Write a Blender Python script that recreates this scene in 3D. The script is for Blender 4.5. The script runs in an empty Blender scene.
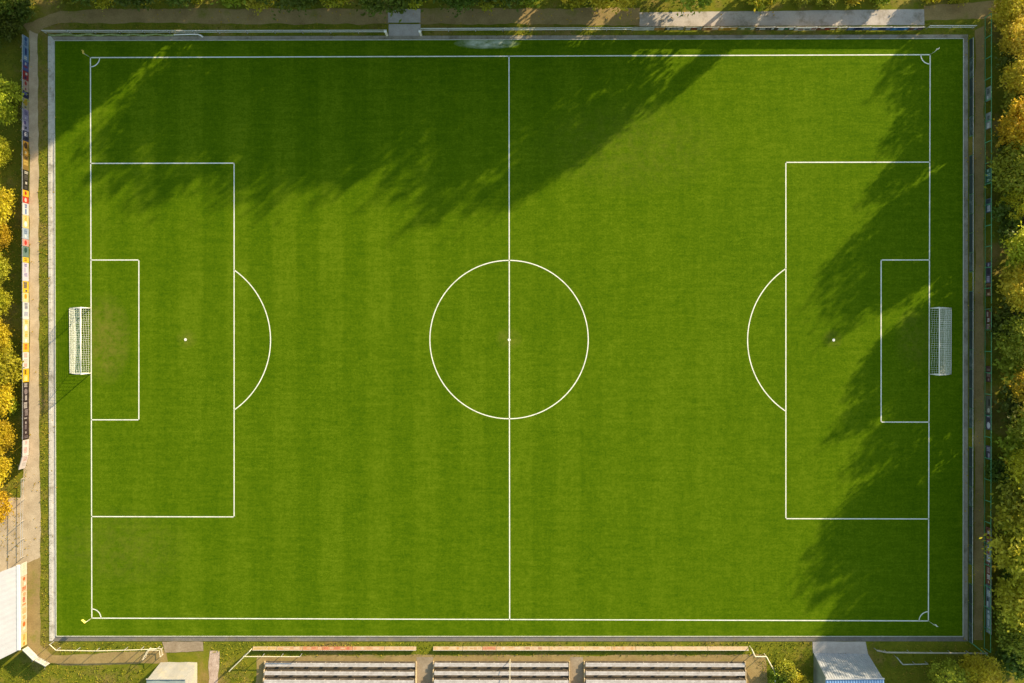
import bpy, math, random
import numpy as np
from mathutils import Vector, Matrix, Euler

random.seed(7)
rng = np.random.default_rng(7)
SC = bpy.context.scene
COL = SC.collection
PI = math.pi

# ------------------------------------------------------------------ camera
FPX, CW, CH = 907.0, 512.0, 341.5
CAM_LOC = Vector((1.38121, 0.52710, 103.68327))
CAM_ROT = Euler((-0.00793850, 0.00951284, 0.0000898), 'XYZ')
CAM_M = CAM_ROT.to_matrix()
cam = bpy.data.cameras.new('camera')
cam.sensor_width = 36.0
cam.lens = 36.0 * FPX / 1024.0
cam.clip_end = 2000
cam_o = bpy.data.objects.new('camera', cam)
cam_o.location = CAM_LOC
cam_o.rotation_euler = CAM_ROT
COL.objects.link(cam_o)
SC.camera = cam_o


def at(px, py, z=0.0):
    """ground point (at height z) that was measured at this spot of the survey picture"""
    d = CAM_M @ Vector(((px - CW) / FPX, -(py - CH) / FPX, -1.0))
    t = (z - CAM_LOC.z) / d.z
    return CAM_LOC + d * t


def lin(h, k=1.0):
    h = h.lstrip('#')
    c = [int(h[i:i + 2], 16) / 255 for i in (0, 2, 4)]
    return tuple(k * (x / 12.92 if x <= 0.04045 else ((x + 0.055) / 1.055) ** 2.4) for x in c) + (1.0,)


# ------------------------------------------------------------------ materials
MATS = {}


def newmat(name):
    m = bpy.data.materials.new(name)
    m.use_nodes = True
    nt = m.node_tree
    return m, nt, nt.nodes['Principled BSDF']


def N(nt, kind, **kw):
    n = nt.nodes.new(kind)
    for k, v in kw.items():
        if k in n.inputs.keys():
            n.inputs[k].default_value = v
        else:
            setattr(n, k, v)
    return n


def ramp(nt, stops):
    r = nt.nodes.new('ShaderNodeValToRGB')
    els = r.color_ramp.elements
    while len(els) < len(stops):
        els.new(0.5)
    for e, (p, c) in zip(els, stops):
        e.position = p
        e.color = c
    return r


def mixc(nt, fac, a, b, mode='MIX'):
    m = nt.nodes.new('ShaderNodeMix')
    m.data_type = 'RGBA'
    m.blend_type = mode
    for sock, v in ((m.inputs[0], fac), (m.inputs[6], a), (m.inputs[7], b)):
        if hasattr(v, 'links'):
            nt.links.new(v, sock)
        else:
            sock.default_value = v
    return m.outputs[2]


def math_n(nt, op, a, b=None, c=None, clamp=False):
    m = nt.nodes.new('ShaderNodeMath')
    m.operation = op
    m.use_clamp = clamp
    for s, v in zip(m.inputs, (a, b, c)):
        if v is None:
            continue
        if hasattr(v, 'links'):
            nt.links.new(v, s)
        else:
            s.default_value = v
    return m.outputs[0]


def noise(nt, vec, scale, detail=4.0, rough=0.6, stretch=None):
    if stretch:
        mp = N(nt, 'ShaderNodeMapping')
        mp.inputs['Scale'].default_value = stretch
        nt.links.new(vec, mp.inputs['Vector'])
        vec = mp.outputs[0]
    n = N(nt, 'ShaderNodeTexNoise', Scale=scale, Detail=detail, Roughness=rough)
    nt.links.new(vec, n.inputs['Vector'])
    return n.outputs['Fac']


def bump(nt, bs, height, strength, dist):
    b = N(nt, 'ShaderNodeBump', Strength=strength, Distance=dist)
    nt.links.new(height, b.inputs['Height'])
    nt.links.new(b.outputs[0], bs.inputs['Normal'])


def simple(name, col, rough=0.6, metal=0.0, var=0.12, scale=3.0, dirt=None, dirt_amt=0.0):
    """painted or metal surface with a little uneven wear"""
    if name in MATS:
        return MATS[name]
    m, nt, bs = newmat(name)
    tc = N(nt, 'ShaderNodeTexCoord')
    n = noise(nt, tc.outputs['Object'], scale, 5)
    d = tuple(c * (1 - var * 2) for c in col[:3]) + (1,)
    l = tuple(min(1, c * (1 + var)) for c in col[:3]) + (1,)
    r = ramp(nt, [(0.3, d), (0.7, l)])
    nt.links.new(n, r.inputs[0])
    out = r.outputs[0]
    if dirt:
        n2 = noise(nt, tc.outputs['Object'], scale * 0.7, 6, 0.7)
        f = math_n(nt, 'MULTIPLY', math_n(nt, 'SUBTRACT', n2, 0.5), dirt_amt * 6, clamp=True)
        out = mixc(nt, f, out, dirt)
    nt.links.new(out, bs.inputs['Base Color'])
    bs.inputs['Roughness'].default_value = rough
    bs.inputs['Metallic'].default_value = metal
    bs.inputs['Specular IOR Level'].default_value = 0.3
    MATS[name] = m
    return m


def ground_mat(name, stops, scale, fine=9.0, rough=0.95, bstr=0.5, bdist=0.06, patch=None, patch_scale=0.25, patch_lo=0.5, patch_hi=0.62):
    m, nt, bs = newmat(name)
    g = N(nt, 'ShaderNodeNewGeometry').outputs['Position']
    a = noise(nt, g, scale, 6, 0.65)
    b = noise(nt, g, fine, 4, 0.7)
    f = math_n(nt, 'ADD', math_n(nt, 'MULTIPLY', a, 0.6), math_n(nt, 'MULTIPLY', b, 0.4))
    r = ramp(nt, stops)
    nt.links.new(f, r.inputs[0])
    out = r.outputs[0]
    if patch:
        p = noise(nt, g, patch_scale, 6, 0.7)
        mr = N(nt, 'ShaderNodeMapRange')
        mr.inputs[1].default_value = patch_lo
        mr.inputs[2].default_value = patch_hi
        nt.links.new(p, mr.inputs[0])
        r2 = ramp(nt, patch)
        nt.links.new(f, r2.inputs[0])
        out = mixc(nt, mr.outputs[0], out, r2.outputs[0])
    nt.links.new(out, bs.inputs['Base Color'])
    bs.inputs['Roughness'].default_value = rough
    bs.inputs['Specular IOR Level'].default_value = 0.1
    bump(nt, bs, f, bstr, bdist)
    MATS[name] = m
    return m


def make_turf():
    m, nt, bs = newmat('mown_turf')
    g = N(nt, 'ShaderNodeNewGeometry').outputs['Position']
    sep = N(nt, 'ShaderNodeSeparateXYZ')
    nt.links.new(g, sep.inputs[0])
    X, Y = sep.outputs[0], sep.outputs[1]
    # mowing bands, running across the pitch, with ragged edges
    wob = math_n(nt, 'MULTIPLY', math_n(nt, 'SUBTRACT', noise(nt, g, 0.5, 3), 0.5), 0.8)
    ph = math_n(nt, 'MULTIPLY', math_n(nt, 'ADD', X, wob), 2 * PI / 5.4)
    band = math_n(nt, 'MULTIPLY', math_n(nt, 'SINE', ph), 3.0)
    band = math_n(nt, 'MAXIMUM', math_n(nt, 'MINIMUM', band, 1.0), -1.0)
    vis = noise(nt, g, 0.035, 2, 0.5)
    left = math_n(nt, 'ADD', 0.7, math_n(nt, 'MULTIPLY', X, -0.014), clamp=True)      # cut more strongly on the left half
    band = math_n(nt, 'MULTIPLY', band, math_n(nt, 'MULTIPLY', math_n(nt, 'MULTIPLY', math_n(nt, 'SUBTRACT', vis, 0.25, clamp=True), 0.16), left))
    n_big = noise(nt, g, 0.07, 4, 0.6)
    n_mid = noise(nt, g, 0.9, 4, 0.6)
    n_fine = noise(nt, g, 5.0, 4, 0.75)
    n_grit = noise(nt, g, 2.4, 3, 0.8, (0.7, 1.3, 1))
    n_h = noise(nt, g, 1.0, 4, 0.65, (0.22, 2.2, 1))
    n_v = noise(nt, g, 1.0, 4, 0.65, (2.2, 0.16, 1))
    f = math_n(nt, 'MULTIPLY', n_big, 0.24)
    for n_, k in ((n_mid, 0.30), (n_fine, 0.70), (n_h, 0.36), (n_v, 0.22), (n_grit, 0.50)):
        f = math_n(nt, 'ADD', f, math_n(nt, 'MULTIPLY', n_, k))
    f = math_n(nt, 'ADD', math_n(nt, 'SUBTRACT', f, 0.66), band)
    r = ramp(nt, [(0.27, (0.034, 0.080, 0.0005, 1)), (0.5, (0.060, 0.111, 0.0010, 1)), (0.73, (0.096, 0.151, 0.004, 1))])
    nt.links.new(f, r.inputs[0])
    out = r.outputs[0]
    # worn goal mouths
    for gx, gy, rx, ry, amt in WORN:
        dx = math_n(nt, 'DIVIDE', math_n(nt, 'SUBTRACT', X, gx), rx)
        dy = math_n(nt, 'DIVIDE', math_n(nt, 'SUBTRACT', Y, gy), ry)
        d2 = math_n(nt, 'ADD', math_n(nt, 'MULTIPLY', dx, dx), math_n(nt, 'MULTIPLY', dy, dy))
        k = math_n(nt, 'MULTIPLY', math_n(nt, 'SUBTRACT', 1.0, d2, clamp=True), math_n(nt, 'MULTIPLY', math_n(nt, 'SUBTRACT', noise(nt, g, 1.1, 6, 0.75), 0.36, clamp=True), amt * 3.2), clamp=True)
        out = mixc(nt, k, out, (0.14, 0.14, 0.02, 1))
    # chalky spill beside the touchline at the halfway line
    sx, sy = SPILL
    dx = math_n(nt, 'DIVIDE', math_n(nt, 'SUBTRACT', X, sx), 3.6)
    dy = math_n(nt, 'DIVIDE', math_n(nt, 'SUBTRACT', Y, sy), 0.62)
    d2 = math_n(nt, 'ADD', math_n(nt, 'MULTIPLY', dx, dx), math_n(nt, 'MULTIPLY', dy, dy))
    n_s = noise(nt, g, 1.4, 5, 0.65, (0.6, 1.4, 1))
    k = math_n(nt, 'MULTIPLY', math_n(nt, 'SUBTRACT', 1.15, d2, clamp=True), math_n(nt, 'MULTIPLY', math_n(nt, 'SUBTRACT', n_s, 0.28, clamp=True), 2.6), clamp=True)
    out = mixc(nt, k, out, (0.42, 0.47, 0.38, 1))
    nt.links.new(out, bs.inputs['Base Color'])
    bs.inputs['Roughness'].default_value = 0.9
    bs.inputs['Specular IOR Level'].default_value = 0.03
    hsum = math_n(nt, 'ADD', math_n(nt, 'MULTIPLY', n_fine, 0.6), math_n(nt, 'MULTIPLY', n_mid, 0.4))
    bump(nt, bs, hsum, 0.22, 0.05)
    return m


def make_leaf():
    m, nt, bs = newmat('tree_leaves')
    oi = N(nt, 'ShaderNodeObjectInfo')
    geo = N(nt, 'ShaderNodeNewGeometry')
    tc = N(nt, 'ShaderNodeTexCoord')
    n = noise(nt, tc.outputs['Object'], 0.55, 3, 0.6)
    # brightness differs leaf by leaf and sprig by sprig
    v = math_n(nt, 'ADD', math_n(nt, 'MULTIPLY', geo.outputs['Random Per Island'], 0.42), math_n(nt, 'MULTIPLY', n, 0.85))
    hsv = N(nt, 'ShaderNodeHueSaturation')
    nt.links.new(oi.outputs['Color'], hsv.inputs['Color'])
    nt.links.new(math_n(nt, 'ADD', 0.38, v), hsv.inputs['Value'])
    nt.links.new(math_n(nt, 'ADD', 0.478, math_n(nt, 'MULTIPLY', n, 0.045)), hsv.inputs['Hue'])
    nt.links.new(hsv.outputs[0], bs.inputs['Base Color'])
    bs.inputs['Roughness'].default_value = 0.55
    bs.inputs['Specular IOR Level'].default_value = 0.25
    tr = N(nt, 'ShaderNodeBsdfTranslucent')
    nt.links.new(hsv.outputs[0], tr.inputs['Color'])
    mx = N(nt, 'ShaderNodeMixShader')
    mx.inputs[0].default_value = 0.38
    nt.links.new(bs.outputs[0], mx.inputs[1])
    nt.links.new(tr.outputs[0], mx.inputs[2])
    nt.links.new(mx.outputs[0], nt.nodes['Material Output'].inputs['Surface'])
    return m


def make_blades():
    m, nt, bs = newmat('rough_grass_blades')
    geo = N(nt, 'ShaderNodeNewGeometry')
    n = noise(nt, geo.outputs['Position'], 0.22, 4, 0.6)
    f = math_n(nt, 'ADD', math_n(nt, 'MULTIPLY', geo.outputs['Random Per Island'], 0.22), math_n(nt, 'MULTIPLY', n, 0.9))
    r = ramp(nt, [(0.3, (0.06, 0.10, 0.006, 1)), (0.5, (0.13, 0.15, 0.010, 1)), (0.65, (0.21, 0.18, 0.015, 1)), (0.85, (0.28, 0.20, 0.04, 1))])
    nt.links.new(f, r.inputs[0])
    nt.links.new(r.outputs[0], bs.inputs['Base Color'])
    bs.inputs['Roughness'].default_value = 0.8
    bs.inputs['Specular IOR Level'].default_value = 0.1
    return m


def make_bark():
    m, nt, bs = newmat('tree_bark')
    tc = N(nt, 'ShaderNodeTexCoord')
    n = noise(nt, tc.outputs['Object'], 6, 5, 0.7, (1, 1, 0.2))
    r = ramp(nt, [(0.3, (0.035, 0.025, 0.016, 1)), (0.7, (0.13, 0.1, 0.07, 1))])
    nt.links.new(n, r.inputs[0])
    nt.links.new(r.outputs[0], bs.inputs['Base Color'])
    bs.inputs['Roughness'].default_value = 0.9
    bump(nt, bs, n, 0.6, 0.05)
    return m


# ------------------------------------------------------------------ mesh helpers
class MB:
    def __init__(s):
        s.v, s.f, s.smooth = [], [], False

    def quad(s, *p):
        n = len(s.v)
        s.v += [tuple(x) for x in p]
        s.f.append(tuple(range(n, n + len(p))))
        return s

    def hexa(s, b, t):
        n = len(s.v)
        s.v += [tuple(x) for x in b] + [tuple(x) for x in t]
        s.f += [(n + 3, n + 2, n + 1, n), (n + 4, n + 5, n + 6, n + 7)]
        for i in range(4):
            j = (i + 1) % 4
            s.f.append((n + i, n + j, n + 4 + j, n + 4 + i))
        return s

    def box(s, x0, x1, y0, y1, z0, z1):
        return s.hexa([(x0, y0, z0), (x1, y0, z0), (x1, y1, z0), (x0, y1, z0)],
                      [(x0, y0, z1), (x1, y0, z1), (x1, y1, z1), (x0, y1, z1)])

    def tube(s, pts, rad, n=8, cap=True):
        pts = [Vector(p) for p in pts]
        if not hasattr(rad, '__len__'):
            rad = [rad] * len(pts)
        base = len(s.v)
        for i, p in enumerate(pts):
            d = (pts[min(i + 1, len(pts) - 1)] - pts[max(i - 1, 0)]).normalized()
            u = d.cross(Vector((0, 0, 1)))
            if u.length < 1e-3:
                u = d.cross(Vector((0, 1, 0)))
            u.normalize()
            w = d.cross(u)
            for k in range(n):
                a = 2 * PI * k / n
                s.v.append(tuple(p + (u * math.cos(a) + w * math.sin(a)) * rad[i]))
        for i in range(len(pts) - 1):
            for k in range(n):
                j = (k + 1) % n
                a = base + i * n
                s.f.append((a + k, a + j, a + n + j, a + n + k))
        if cap:
            s.f.append(tuple(base + k for k in range(n))[::-1])
            s.f.append(tuple(base + (len(pts) - 1) * n + k for k in range(n)))
        return s

    def disc(s, c, r, z, n=20, axis='z'):
        b = len(s.v)
        for k in range(n):
            a = 2 * PI * k / n
            if axis == 'z':
                s.v.append((c[0] + r * math.cos(a), c[1] + r * math.sin(a), z))
            else:
                s.v.append((c[0] + r * math.cos(a), z, c[1] + r * math.sin(a)))
        s.f.append(tuple(range(b, b + n)))
        return s

    def build(s, name, mat, parent=None, smooth=False):
        me = bpy.data.meshes.new(name)
        me.from_pydata(s.v, [], s.f)
        me.update()
        if smooth:
            me.polygons.foreach_set('use_smooth', [True] * len(me.polygons))
        if mat:
            me.materials.append(mat)
        o = bpy.data.objects.new(name, me)
        COL.objects.link(o)
        if parent:
            o.parent = parent
        return o


def np_mesh(name, v, f, mat, parent=None):
    me = bpy.data.meshes.new(name)
    me.from_pydata(v.tolist(), [], f.tolist())
    me.update()
    me.materials.append(mat)
    o = bpy.data.objects.new(name, me)
    COL.objects.link(o)
    if parent:
        o.parent = parent
    return o


def tag(o, label, cat, group=None):
    o['label'] = label
    o['category'] = cat
    if group:
        o['group'] = group
    return o


def thing(name, label, cat, loc=(0, 0, 0), rz=0.0, group=None):
    o = bpy.data.objects.new(name, None)
    o.empty_display_size = 0.3
    COL.objects.link(o)
    o.location = loc
    o.rotation_euler = (0, 0, rz)
    return tag(o, label, cat, group)


def setting(o, kind='structure'):
    o['kind'] = kind
    return o


def ragged(px_pts, z, step=0.6, amp=0.12):
    """outline on the ground through measured points, edges slightly irregular"""
    P = [at(*p) for p in px_pts]
    out = []
    for i, a in enumerate(P):
        b = P[(i + 1) % len(P)]
        L = (b - a).length
        n = max(1, int(L / step)) if amp else 1
        nrm = Vector((-(b - a).y, (b - a).x, 0)).normalized() if L > 0 else Vector()
        drift = 0.0
        for k in range(n):
            drift = drift * 0.7 + random.uniform(-amp, amp) * 0.7
            w = 0 if k == 0 else drift
            q = a.lerp(b, k / n) + nrm * w
            out.append((q.x, q.y, z))
    return out


def sheet(name, px_pts, z, mat, amp=0.12, step=0.6):
    o = MB().quad(*ragged(px_pts, z, step, amp)).build(name, mat)
    return setting(o)


# ------------------------------------------------------------------ light
SUN_AZ = Vector((0.760, 0.650))
SUN_EL = math.radians(18.5)
d = Vector((SUN_AZ.x, SUN_AZ.y, 0)).normalized() * math.cos(SUN_EL)
d.z = math.sin(SUN_EL)
sun = bpy.data.lights.new('sun', 'SUN')
sun.energy = 5.0
sun.angle = math.radians(0.8)
sun.color = (1.0, 0.79, 0.50)
sun_o = bpy.data.objects.new('sun', sun)
sun_o.rotation_euler = d.to_track_quat('Z', 'Y').to_euler()
sun_o.location = d * 150
COL.objects.link(sun_o)

world = bpy.data.worlds.new('World')
SC.world = world
world.use_nodes = True
wn = world.node_tree
bg = wn.nodes['Background']
sky = wn.nodes.new('ShaderNodeTexSky')
sky.sky_type = 'NISHITA'
sky.sun_disc = False
sky.sun_elevation = SUN_EL
sky.sun_rotation = math.atan2(d.x, d.y)
sky.air_density = 1.0
sky.dust_density = 1.0
hs = wn.nodes.new('ShaderNodeHueSaturation')
hs.inputs['Saturation'].default_value = 0.64
hs.inputs['Hue'].default_value = 0.462
wn.links.new(sky.outputs[0], hs.inputs['Color'])
wn.links.new(hs.outputs[0], bg.inputs['Color'])
bg.inputs['Strength'].default_value = 0.115

vs = SC.view_settings
vs.view_transform = 'Standard'
vs.look = 'None'
vs.gamma = 1.0
vs.exposure = 1.34
SC.cycles.max_bounces = 6
SC.cycles.transparent_max_bounces = 6

# ------------------------------------------------------------------ setting
HL, HW = 95.81 / 2, 64.377 / 2
p = at(487, 43.5)
SPILL = (p.x, p.y)
WORN = [(-HL + 1.6, 0.0, 3.2, 5.6, 1.0), (HL - 1.6, 0.0, 2.6, 4.0, 0.5), (0, 0, 1.6, 1.4, 0.6), (-HL + 11, 0.0, 1.3, 1.2, 0.6), (HL - 11, 0.0, 1.3, 1.2, 0.5), (-HL + 3, -24, 9, 5, 0.35), (14, 22, 12, 6, 0.28)]

M_turf = make_turf()
M_line = simple('line_paint', (0.70, 0.71, 0.63, 1), 0.8, var=0.07, scale=1.5, dirt=(0.22, 0.28, 0.08, 1), dirt_amt=0.28)
M_ground = ground_mat('rough_ground', [(0.3, (0.06, 0.085, 0.005, 1)), (0.5, (0.12, 0.135, 0.009, 1)), (0.7, (0.19, 0.165, 0.014, 1))], 0.5, 5.0,
                      patch=[(0.3, (0.12, 0.085, 0.02, 1)), (0.7, (0.26, 0.19, 0.06, 1))], patch_scale=0.16, patch_lo=0.5, patch_hi=0.66)
M_gravel = ground_mat('pale_gravel', [(0.3, (0.27, 0.21, 0.135, 1)), (0.55, (0.42, 0.34, 0.23, 1)), (0.75, (0.52, 0.44, 0.32, 1))], 0.8, 7.0, bstr=0.25, bdist=0.03)
M_dirt = ground_mat('brown_dirt', [(0.3, (0.16, 0.115, 0.045, 1)), (0.55, (0.27, 0.20, 0.085, 1)), (0.75, (0.38, 0.29, 0.135, 1))], 0.6, 6.0, bstr=0.35, bdist=0.04,
                    patch=[(0.3, (0.09, 0.10, 0.02, 1)), (0.7, (0.18, 0.17, 0.03, 1))], patch_scale=0.3, patch_lo=0.54, patch_hi=0.68)
M_conc = ground_mat('path_concrete', [(0.3, (0.24, 0.22, 0.18, 1)), (0.55, (0.36, 0.34, 0.29, 1)), (0.75, (0.46, 0.44, 0.38, 1))], 0.5, 4.0, bstr=0.12, bdist=0.02)
M_apron = ground_mat('apron_asphalt', [(0.3, (0.30, 0.27, 0.25, 1)), (0.55, (0.40, 0.37, 0.34, 1)), (0.75, (0.50, 0.46, 0.42, 1))], 0.35, 5.0, bstr=0.1, bdist=0.02, patch=[(0.3, (0.15, 0.13, 0.09, 1)), (0.7, (0.27, 0.25, 0.20, 1))], patch_scale=0.55, patch_lo=0.5, patch_hi=0.68)
M_paver = ground_mat('grey_pavers', [(0.3, (0.30, 0.27, 0.25, 1)), (0.6, (0.42, 0.39, 0.36, 1)), (0.75, (0.48, 0.45, 0.42, 1))], 1.2, 6.0, bstr=0.15, bdist=0.02)
M_white = simple('white_paint', (0.66, 0.66, 0.62, 1), 0.45, var=0.04)
M_galv = simple('galvanised_steel', (0.45, 0.46, 0.46, 1), 0.45, 0.6, 0.1)
M_green = simple('green_steel', (0.06, 0.20, 0.09, 1), 0.5, 0.0, 0.15)
M_bark = make_bark()
M_leaf = make_leaf()
M_blade = make_blades()
M_net = simple('net_cord', (0.72, 0.74, 0.68, 1), 0.8, var=0.05)
M_post = simple('weathered_post', (0.30, 0.27, 0.22, 1), 0.8, var=0.15)
M_fwhite = simple('whitewashed_panel', (0.72, 0.70, 0.62, 1), 0.7, var=0.10, scale=1.2, dirt=(0.32, 0.30, 0.26, 1), dirt_amt=0.35)
M_teal = simple('dark_teal_panel', (0.022, 0.038, 0.036, 1), 0.6, var=0.2, scale=1.0)

ground = setting(MB().quad((-320, -320, 0), (320, -320, 0), (320, 320, 0), (-320, 320, 0)).build('ground', M_ground))

TL, TR, BR, BL = (54.6, 40.7), (963.3, 38.6), (962.8, 636.3), (56.3, 636.1)
sheet('pitch_turf', [TL, TR, BR, BL], 0.030, M_turf, 0)

# concrete path round the turf, with a pale kerb at its inner edge
oTL, oTR, oBR, oBL = (51.0, 36.6), (967.8, 34.6), (967.6, 641.2), (52.3, 641.0)


M_slab = ground_mat('pale_slabs', [(0.3, (0.33, 0.31, 0.27, 1)), (0.55, (0.47, 0.45, 0.40, 1)), (0.75, (0.56, 0.54, 0.49, 1))], 0.8, 3.0, bstr=0.1, bdist=0.02, patch=[(0.3, (0.15, 0.13, 0.09, 1)), (0.7, (0.27, 0.25, 0.20, 1))], patch_scale=0.55, patch_lo=0.5, patch_hi=0.68)
M_dgrey = ground_mat('grey_asphalt', [(0.3, (0.10, 0.095, 0.085, 1)), (0.55, (0.15, 0.14, 0.125, 1)), (0.75, (0.24, 0.22, 0.19, 1))], 0.5, 4.0, bstr=0.2, bdist=0.02, patch=[(0.3, (0.10, 0.09, 0.05, 1)), (0.7, (0.22, 0.19, 0.13, 1))], patch_scale=0.55, patch_lo=0.5, patch_hi=0.68)
M_pconc = ground_mat('worn_path_concrete', [(0.3, (0.17, 0.15, 0.115, 1)), (0.55, (0.27, 0.245, 0.195, 1)), (0.75, (0.37, 0.34, 0.275, 1))], 0.4, 4.0, bstr=0.12, bdist=0.02, patch=[(0.3, (0.09, 0.085, 0.05, 1)), (0.7, (0.16, 0.15, 0.10, 1))], patch_scale=0.55, patch_lo=0.5, patch_hi=0.68)
for nm, q, mt, am in (('perimeter_path', [oTL, TL, BL, oBL], M_slab, 0), ('perimeter_path', [oTL, oTR, TR, TL], M_pconc, 0),
                      ('perimeter_path', [oTR, oBR, BR, TR], M_pconc, 0), ('perimeter_path', [oBL, BL, BR, oBR], M_dgrey, 0)):
    sheet(nm, q, 0.036, mt, 0)
# row of white edging slabs outside the left path, laid with small gaps
eb = MB()
yy = 36.0
while yy < 640:
    y2 = min(641.0, yy + random.choice((8.6, 8.6, 8.6, 17.2)))
    xo = 48.2 + (yy - 36) / 605 * 1.4
    A, B_, C_, D_ = at(xo, yy + .25), at(xo + 3.0, yy + .25), at(xo + 3.0, y2), at(xo, y2)
    zz = 0.05 + random.uniform(0, 0.03)
    eb.hexa([(v.x, v.y, 0.0) for v in (D_, C_, B_, A)], [(v.x, v.y, zz) for v in (D_, C_, B_, A)])
    yy = y2
setting(eb.build('slab_edging', M_slab))
kb = MB()
cs = [at(*q) for q in (TL, TR, BR, BL)]
for i in range(4):
    a, b = cs[i], cs[(i + 1) % 4]
    t = (b - a).normalized()
    n = Vector((-t.y, t.x, 0)) * 0.035
    a2, b2 = a - t * 0.035, b + t * 0.03
    kb.hexa([(a2 - n)[:2] + (0.0,), (b2 - n)[:2] + (0.0,), (b2 + n)[:2] + (0.0,), (a2 + n)[:2] + (0.0,)],
            [(a2 - n)[:2] + (0.09,), (b2 - n)[:2] + (0.09,), (b2 + n)[:2] + (0.09,), (a2 + n)[:2] + (0.09,)])
setting(kb.build('pitch_kerb', simple('pale_kerb', (0.42, 0.42, 0.37, 1), 0.8, var=0.12)))

# markings
mk = MB()
ZL, LW = 0.038, 0.112


def mline(x0, y0, x1, y1, w=LW):
    a, b = Vector((x0, y0, 0)), Vector((x1, y1, 0))
    t = (b - a).normalized() * (w / 2)
    n = Vector((-t.y, t.x, 0))
    a, b = a - t, b + t
    n_seg = max(1, int((b - a).length / 3))
    for k in range(n_seg):
        p0, p1 = a.lerp(b, k / n_seg), a.lerp(b, (k + 1) / n_seg)
        mk.quad((p0 - n)[:2] + (ZL,), (p1 - n)[:2] + (ZL,), (p1 + n)[:2] + (ZL,), (p0 + n)[:2] + (ZL,))


def marc(cx, cy, r, a0, a1, w=LW, n=72):
    for k in range(n):
        q = []
        for a, rr in ((k, -1), (k, 1), (k + 1, 1), (k + 1, -1)):
            t = a0 + (a1 - a0) * a / n
            q.append((cx + (r + rr * w / 2) * math.cos(t), cy + (r + rr * w / 2) * math.sin(t), ZL))
        mk.quad(*q[::-1])


def gp(px, py):
    q = at(px, py)
    return q.x, q.y


cTL, cTR, cBR, cBL = gp(90.6, 57.7), gp(930, 54.8), gp(928.2, 620.8), gp(92, 618)
for a, b in ((cTL, cTR), (cTR, cBR), (cBR, cBL), (cBL, cTL)):
    mline(*a, *b)
mline(*gp(509.0, 56.2), *gp(509.7, 619.4))


def along(a, b, t):
    return a[0] + (b[0] - a[0]) * t, a[1] + (b[1] - a[1]) * t


def on_line(a, b, y):
    return along(a, b, (y - a[1]) / (b[1] - a[1]))


for (x, y0, y1, ga, gb) in ((234.2, 163.2, 516.8, cTL, cBL), (139, 260, 419.8, cTL, cBL), (785.8, 162.4, 518.6, cTR, cBR), (881, 260, 422, cTR, cBR)):
    p0, p1 = gp(x, y0), gp(x, y1)
    mline(*p0, *p1)
    mline(*p0, *on_line(ga, gb, p0[1]))
    mline(*p1, *on_line(ga, gb, p1[1]))
cx, cy = gp(509, 339.6)
marc(cx, cy, 9.05, 0, 2 * PI, n=120)
for (sx, sy) in ((509.2, 339.8), (185.6, 339.6), (833.6, 340)):
    s = gp(sx, sy)
    mk.disc(s, 0.16, ZL + 0.004, 16)
for (sx, bx, sgn) in ((185.6, 234.2, 1), (833.6, 785.8, -1)):
    s = gp(sx, 339.9)
    dxx = abs(gp(bx, 339.9)[0] - s[0])
    a = math.acos(dxx / 9.78)
    if sgn > 0:
        marc(s[0], s[1], 9.78, -a, a)
    else:
        marc(s[0], s[1], 9.78, PI - a, PI + a)
for c, a0 in ((cTL, -PI / 2), (cTR, PI), (cBR, PI / 2), (cBL, 0)):
    marc(c[0], c[1], 1.05, a0, a0 + PI / 2, 0.11, 16)
setting(mk.build('pitch_markings', M_line))

# paths and yards
sheet('gravel_path', [(29.5, 30), (38, 34), (38.5, 200), (39, 330), (39.5, 470), (40.5, 520), (40.5, 557), (27, 563), (22, 566), (21, 500), (23.5, 470), (29, 455), (29.5, 300), (29.2, 120)], 0.012, M_gravel, 0.06, 0.35)
sheet('dirt_path', [(27, 563), (40.5, 557), (40.2, 600), (40, 645), (52, 655), (100, 653), (166, 650), (168, 662), (120, 664.5), (60, 665), (38, 662), (27, 648)], 0.008, M_dirt)
sheet('dirt_path', [(22, 24), (60, 11), (180, 8.5), (389, 8.5), (389, 24), (200, 23.5), (60, 23), (44, 28), (38, 34), (29.5, 36)], 0.008, M_dirt)
sheet('dirt_path', [(419, 8.5), (560, 8.5), (640, 8), (640, 26), (560, 24.5), (419, 24)], 0.008, M_dirt)
sheet('dirt_path', [(924, 6), (1000, 1), (1060, -6), (1060, 8), (1000, 17), (924, 21)], 0.008, M_dirt)
sheet('dirt_path', [(975, 30), (984, 26), (984, 200), (984, 400), (983, 640), (974, 640), (974.5, 400), (975, 200)], 0.008, M_dirt, 0.1)
sheet('dirt_path', [(257, 655), (765, 655), (768, 700), (256, 700)], 0.008, M_dirt)
sheet('yard_concrete', [(-60, 560), (-30, 548), (0, 545), (19, 540.5), (24.5, 545), (24.5, 563), (0, 575), (-60, 600)], 0.016, M_gravel, 0.06)
sheet('yard_gravel', [(-60, 505), (-20, 505), (3, 500), (21.5, 498), (21.5, 541), (0, 545.5), (-60, 562)], 0.010, M_gravel, 0.25)
sheet('apron', [(639.4, 12.5), (924, 9.3), (924.5, 25.2), (639.4, 26.2)], 0.02, M_apron, 0.03)
sheet('entrance_paving', [(388, 9), (420.5, 9), (420.5, 22.6), (388, 22.6)], 0.018, M_paver, 0.02)
sheet('entrance_paving', [(388.6, 24.2), (420.5, 24.2), (420.5, 36.2), (388.6, 36.2)], 0.022, M_paver, 0.02)
M_stair = ground_mat('aisle_concrete', [(0.3, (0.17, 0.13, 0.08, 1)), (0.55, (0.26, 0.21, 0.15, 1)), (0.75, (0.36, 0.31, 0.23, 1))], 0.8, 5.0, bstr=0.2, bdist=0.02)
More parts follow.
